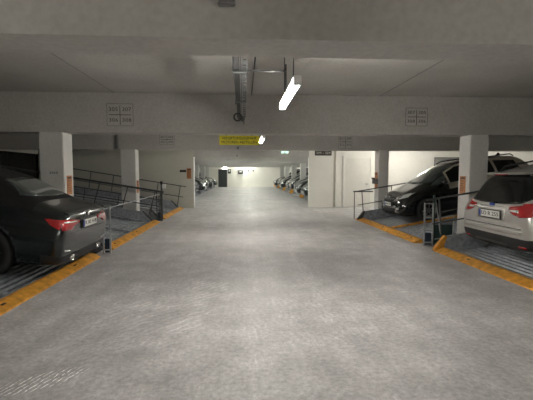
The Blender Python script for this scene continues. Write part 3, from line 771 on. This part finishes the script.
# ---------------- dark convertible
def convertible(label, loc, rot):
    st = [(-2.27, .60, .62, .55, .68, .74, .32), (-2.262, .78, .66, .69, .78, .83, .27), (-2.235, .93, .66, .83, .81, .87, .24), (-2.17, 1.01, .66, .91, .81, .89, .22), (-1.95, 1.055, .63, .95, .82, .91, .21),
          (-1.72, 1.085, .60, .965, .83, .92, .19), (-1.45, 1.22, .56, .96, .83, .92, .18), (-1.1, 1.355, .53, .95, .83, .92, .17), (-.6, 1.425, .53, .94, .84, .92, .16), (-.1, 1.42, .53, .93, .84, .92, .16),
          (.35, 1.33, .56, .92, .84, .915, .16), (.75, 1.12, .62, .92, .83, .91, .16), (1.0, 1.01, .64, .89, .82, .91, .17), (1.7, .92, .60, .81, .80, .90, .18), (2.1, .78, .56, .70, .72, .85, .20), (2.28, .60, .50, .54, .62, .76, .24), (2.32, .48, .44, .44, .54, .66, .28)]
    c = Car('convertible_car', label, loc, rot, st, (-1.30, 1.42), .335, 'anthr')
    def top(f):
        p = f.calc_center_median(); return -1.78 < p.x < .42 and p.z > .985
    def low(f):
        p = f.calc_center_median(); return (p.z < .40 and p.x < -2.0) or p.z < .26 or (abs(p.y) < .76 and p.z < .7 and abs(p.x) < 1.9)
    c.part('body', split(c.me, lambda f: not top(f) and not low(f)), 'anthr')
    c.part('soft_top', split(c.me, top), 'roofcloth', label='black fabric soft top')
    c.part('lower_cladding', split(c.me, low), 'plastic')
    c.patch('rear_window', [(-.42, 1.30), (0, 1.32), (.42, 1.30)], [(-.60, 1.13), (0, 1.115), (.60, 1.13)], REAR, 'glass2', 30, 8, off=.008)
    c.side('side_window', [(-1.0, 1.24), (-.6, 1.33), (-.1, 1.345), (.30, 1.27), (.72, 1.05)], [(-1.15, 1.00), (-.6, .985), (-.1, .98), (.30, .975), (.85, .97)], 'glass', nu=40)
    c.patch('windscreen', [(-.48, 1.34), (.48, 1.34)], [(-.62, 1.05), (.62, 1.05)], FRONT, 'glass2', 24, 8)
    for sd in (-1, 1):
        tl = c.patch('tail_light', [(sd*.34, .865), (sd*.55, .895), (sd*.72, .90), (sd*.83, .90)], [(sd*.36, .825), (sd*.50, .80), (sd*.62, .745), (sd*.83, .76)], REAR, 'red', 18, 6, off=.012, thick=.03)
        L = sd > 0
        c.patch('tail_light_side', [(side_a(-2.20, L), .90), (side_a(-1.98, L), .895)], [(side_a(-2.20, L), .77), (side_a(-2.08, L), .82)], LSIDE if L else RSIDE, 'red', 12, 6, off=.012, thick=.03, parent=tl)
        c.patch('light_bar', [(sd*.45, .865), (sd*.78, .875)], [(sd*.45, .852), (sd*.78, .860)], REAR, 'lens', 10, 1, off=.016, parent=tl)
        c.patch('bumper_reflector', [(sd*.60, .46), (sd*.76, .48)], [(sd*.60, .435), (sd*.76, .455)], REAR, 'lens', 8, 2, off=.012)
        bm = bmesh.new(); lathe_y(bm, [(.03, -.05), (.045, -.05), (.045, .05), (.03, .05), (.03, -.05)], 20); bmesh.ops.transform(bm, matrix=Matrix.Translation((-2.24, sd*.5, .33)) @ Matrix.Rotation(PI/2, 4, 'Z'), verts=bm.verts[:])
        c.part('exhaust_tip', bm, 'chrome')
        c.patch('headlight', [(sd*.45, .76), (sd*.74, .78)], [(sd*.45, .68), (sd*.72, .66)], FRONT, 'lens', 10, 4)
        c.patch('grille', [(sd*.04, .66), (sd*.30, .66)], [(sd*.04, .5), (sd*.30, .5)], FRONT, 'plastic', 6, 4)
    c.patch('boot_lip', [(-.66, .985), (0, .995), (.66, .985)], [(-.66, .965), (0, .972), (.66, .965)], REAR, 'anthr', 30, 2, off=.03, thick=.03)
    c.patch('boot_seam', [(-.62, .705), (.62, .705)], [(-.62, .697), (.62, .697)], REAR, 'plastic', 30, 1, off=.003)
    c.patch('plate_recess', [(-.31, .88), (.31, .88)], [(-.29, .725), (.29, .725)], REAR, 'plastic', 16, 4, off=.006)
    c.plate(-2.275, .80, False, 'K RS 418', tilt=.12)
    bm = bmesh.new(); lathe_y(bm, [(.001, -.006), (.036, -.006), (.04, 0), (.036, .006), (.001, .006)], 24); bmesh.ops.transform(bm, matrix=Matrix.Translation((-2.235, 0, .93)) @ Matrix.Rotation(PI/2, 4, 'Z'), verts=bm.verts[:])
    c.part('badge', bm, 'chrome', False)
    c.seam([(-.85, .96), (-.95, .6), (-.85, .32)]); c.seam([(.78, .94), (.80, .30)])
    c.side('door_handle', [(-.75, .84), (-.55, .84)], [(-.75, .81), (-.55, .81)], 'anthr', nu=6, nv=2, off=.03)
    c.side('chrome_trim', [(-1.2, .985), (-.1, .972), (.8, .962)], [(-1.2, .972), (-.1, .960), (.8, .950)], 'plastic', nu=30, nv=1, off=.008)
    c.wheel('rimd', 10); c.mirror(.55, .99, .86, 'anthr')
    return c.t

# ---------------- black compact MPV with pale doors
def hatchback(label, loc, rot):
    st = [(-2.03, .62, .60, .55, .66, .74, .32), (-2.02, .78, .64, .70, .76, .82, .26), (-1.98, .95, .62, .84, .78, .85, .23), (-1.90, 1.08, .60, .93, .79, .86, .21), (-1.72, 1.33, .56, .96, .80, .87, .20),
          (-1.50, 1.42, .55, .96, .81, .875, .19), (-.9, 1.47, .56, .94, .82, .88, .18), (-.2, 1.49, .57, .92, .82, .88, .17), (.2, 1.47, .57, .91, .82, .88, .17), (.6, 1.34, .58, .90, .82, .88, .17),
          (1.0, 1.13, .61, .90, .81, .875, .17), (1.28, 1.00, .62, .88, .80, .87, .18), (1.62, .90, .60, .82, .78, .865, .19), (1.84, .82, .57, .74, .73, .84, .20), (1.96, .72, .52, .65, .66, .80, .22), (2.03, .60, .46, .53, .58, .72, .24), (2.05, .48, .40, .42, .50, .62, .28)]
    c = Car('hatchback_car', label, loc, rot, st, (-1.22, 1.28), .315, 'black')
    def low(f):
        p = f.calc_center_median(); return p.z < .26 or (abs(p.y) < .74 and p.z < .7 and abs(p.x) < 1.7)
    def pale(f):
        p = f.calc_center_median()
        return (not low(f)) and -1.95 < p.x < .62 and abs(p.y) > .50 and p.z > .80
    c.part('body', split(c.me, lambda f: not low(f) and not pale(f)), 'black')
    c.part('lower_cladding', split(c.me, low), 'plastic')
    c.part('side_panel', split(c.me, pale), 'champ', label='pale champagne upper doors and side pillars')
    c.patch('windscreen', [(-.50, 1.40), (0, 1.42), (.50, 1.40)], [(-.66, 1.04), (0, 1.02), (.66, 1.04)], FRONT, 'glass2', 30, 10, off=.008)
    c.side('side_window', [(.02, 1.375), (.25, 1.36), (.54, 1.24)], [(.02, .975), (.30, .965), (.54, .96)], 'glass')
    c.side('side_window', [(.60, 1.21), (.96, 1.04)], [(.60, .96), (1.08, .955)], 'glass2', nu=12)
    c.side('side_window', [(-.78, 1.37), (-.05, 1.385)], [(-.78, .995), (-.05, .98)], 'glass')
    c.side('side_window', [(-1.45, 1.28), (-.86, 1.36)], [(-1.50, 1.07), (-.86, 1.0)], 'glass')
    c.patch('rear_window', [(-.5, 1.33), (.5, 1.33)], [(-.62, 1.06), (.62, 1.06)], REAR, 'glass', 20, 8)
    for sd in (-1, 1):
        h = c.patch('headlight', [(sd*.38, .76), (sd*.55, .80), (sd*.76, .845)], [(sd*.38, .70), (sd*.55, .70), (sd*.76, .745)], FRONT, 'lens', 16, 6, off=.010)
        L = sd > 0
        c.patch('headlight_side', [(side_a(1.62, L), .85), (side_a(1.86, L), .80)], [(side_a(1.66, L), .80), (side_a(1.86, L), .73)], LSIDE if L else RSIDE, 'lens', 10, 4, off=.010, parent=h)
        c.patch('headlamp_bowl', [(sd*.50, .78), (sd*.60, .795)], [(sd*.50, .715), (sd*.60, .725)], FRONT, 'chrome', 6, 4, off=.014, parent=h)
        c.patch('fog_lamp_surround', [(sd*.50, .50), (sd*.74, .52)], [(sd*.50, .40), (sd*.70, .40)], FRONT, 'plastic', 8, 4, off=.008)
        c.patch('fog_lamp', [(sd*.55, .485), (sd*.67, .495)], [(sd*.55, .425), (sd*.67, .43)], FRONT, 'lens', 8, 4, off=.016)
        c.patch('tail_light', [(sd*.66, 1.05), (sd*.80, 1.05)], [(sd*.62, .80), (sd*.80, .80)], REAR, 'red', 8, 6, off=.012)
        bm = bmesh.new(); pipe(bm, [(-1.50, sd*.54, 1.39), (-1.40, sd*.56, 1.455), (.0, sd*.57, 1.50), (.18, sd*.57, 1.44)], .016, 8); c.part('roof_rail', bm, 'plastic')
        bm = bmesh.new(); pipe(bm, [(1.20, sd*.10+.1, 1.045), (1.13, sd*.10+.42, 1.06)], .008, 6); c.part('wiper', bm, 'plastic')
    c.patch('grille', [(-.36, .74), (0, .75), (.36, .74)], [(-.30, .66), (0, .65), (.30, .66)], FRONT, 'plastic', 20, 4, off=.010)
    c.patch('grille_bar', [(-.34, .715), (.34, .715)], [(-.34, .70), (.34, .70)], FRONT, 'chrome', 20, 1, off=.016)
    c.patch('lower_grille', [(-.42, .46), (.42, .46)], [(-.38, .34), (.38, .34)], FRONT, 'plastic', 20, 4, off=.008)
    bm = bmesh.new(); lathe_y(bm, [(.001, -.008), (.045, -.008), (.05, 0), (.045, .008), (.001, .008)], 24); bmesh.ops.transform(bm, matrix=Matrix.Translation((1.985, 0, .755)) @ Matrix.Diagonal((1, 1, .7, 1)) @ Matrix.Rotation(PI/2, 4, 'Z'), verts=bm.verts[:])
    c.part('badge', bm, 'chrome', False)
    c.plate(2.062, .57, True, 'BN K 732')
    c.seam([(-.80, 1.0), (-.80, .34)]); c.seam([(-.02, 1.0), (-.02, .30)]); c.seam([(.90, .98), (.92, .30)])
    c.side('door_handle', [(.05, .90), (.24, .90)], [(.05, .865), (.24, .865)], 'plastic', nu=6, nv=2, off=.03)
    bm = bmesh.new(); prism(bm, [(-1.50, 1.41), (-1.32, 1.435), (-1.44, 1.51), (-1.47, 1.51)], -.012, .012); c.part('antenna_fin', bm, 'black', False)
    c.wheel('rim', 7); c.mirror(.76, .95, .84, 'black')
    return c.t

def on_platform(side, xend, y, L2, nose_in, fn, label):
    # xend: aisle-side end of the car (world X); L2 half length; nose_in True when nose points away from the aisle
    x0 = 3.915 if side > 0 else -2.775
    c = math.cos(TILT); s_ = math.sin(TILT)
    u = abs(xend-x0)*(1 if abs(xend) > abs(x0) else -1)
    X = u+L2*c
    z = X*math.tan(TILT)+.003
    w = xend+side*L2*c
    if nose_in: rot = (0, -TILT, 0) if side > 0 else (0, -TILT, PI)
    else: rot = (0, TILT, PI) if side > 0 else (0, TILT, 0)
    return fn(label, (w, y, z), rot)
estate = on_platform(1, 4.06, 5.92, 2.27, True, silver_estate, 'silver estate car seen from behind on the front right platform')
conv = on_platform(-1, -2.55, 6.22, 2.27, True, convertible, 'dark convertible with a black fabric roof, tail towards the aisle at front left')
mpv = on_platform(1, 4.35, 11.08, 2.05, False, hatchback, 'glossy black compact car with pale side doors, nose towards the aisle')

# cars far down the hall stand on tilted platforms between the columns, copies of the three
def far_bay(side, y, srcs):
    p = copy_tree(P['R1'] if side > 0 else P['L2']); yc = y+2.6
    p.location = (3.55 if side > 0 else -3.05, yc, .12)
    p.scale = (1, 4.3/4.8 if side > 0 else 4.3/4.25, 1)
    setp(p, 'dark lift platform under cars in the %s row of the far hall' % ('right' if side > 0 else 'left'), 'lift platform', 'far hall lift platforms, %s row' % ('right' if side > 0 else 'left'))
    for k, (src, nose_in) in enumerate(srcs):
        o = copy_tree(src); L2 = 2.1
        for ch in o.children:
            if ch.name.startswith('side_panel'): ch.material_slots[0].link = 'OBJECT'; ch.material_slots[0].material = M['black']
        u = -.05+L2
        xw = (3.55+u) if side > 0 else (-3.05-u)
        o.location = (xw, yc+(-1.05 if k == 0 else 1.05), .12+u*math.tan(TILT)+.003)
        if nose_in: o.rotation_euler = (0, -TILT, 0) if side > 0 else (0, -TILT, PI)
        else: o.rotation_euler = (0, TILT, PI) if side > 0 else (0, TILT, 0)
        rr = 'right' if side > 0 else 'left'
        setp(o, 'parked car on a tilted platform in the %s row of the far hall' % rr, 'car', 'cars in the %s row of the far hall' % rr)
FB = [(mpv, conv), (conv, mpv), (mpv, mpv), (conv, mpv), (mpv, conv)]
for i, y in enumerate((17.4, 22.4, 27.4, 32.4, 37.4)):
    far_bay(1, y, [(c_, False) for c_ in FB[i]])
    far_bay(-1, y, [(c_, False) for c_ in FB[(i+1) % 5]])

# ------------------------------------------------------------------ world, camera
w = bpy.data.worlds.new('World'); S.world = w; w.use_nodes = True
w.node_tree.nodes['Background'].inputs[0].default_value = (.5, .5, .5, 1); w.node_tree.nodes['Background'].inputs[1].default_value = .0
cd = bpy.data.cameras.new('camera'); cam = bpy.data.objects.new('camera', cd); COL.objects.link(cam)
cd.sensor_width = 36; cd.lens = 386/533*36
cam.location = (0, 0, 1.5); cam.rotation_euler = (math.radians(90-3.85), 0, math.radians(-3.48))
cd.clip_start = .02
S.camera = cam
S.view_settings.view_transform = 'Standard'; S.view_settings.look = 'None'; S.view_settings.gamma = 1
S.view_settings.exposure = 2.15
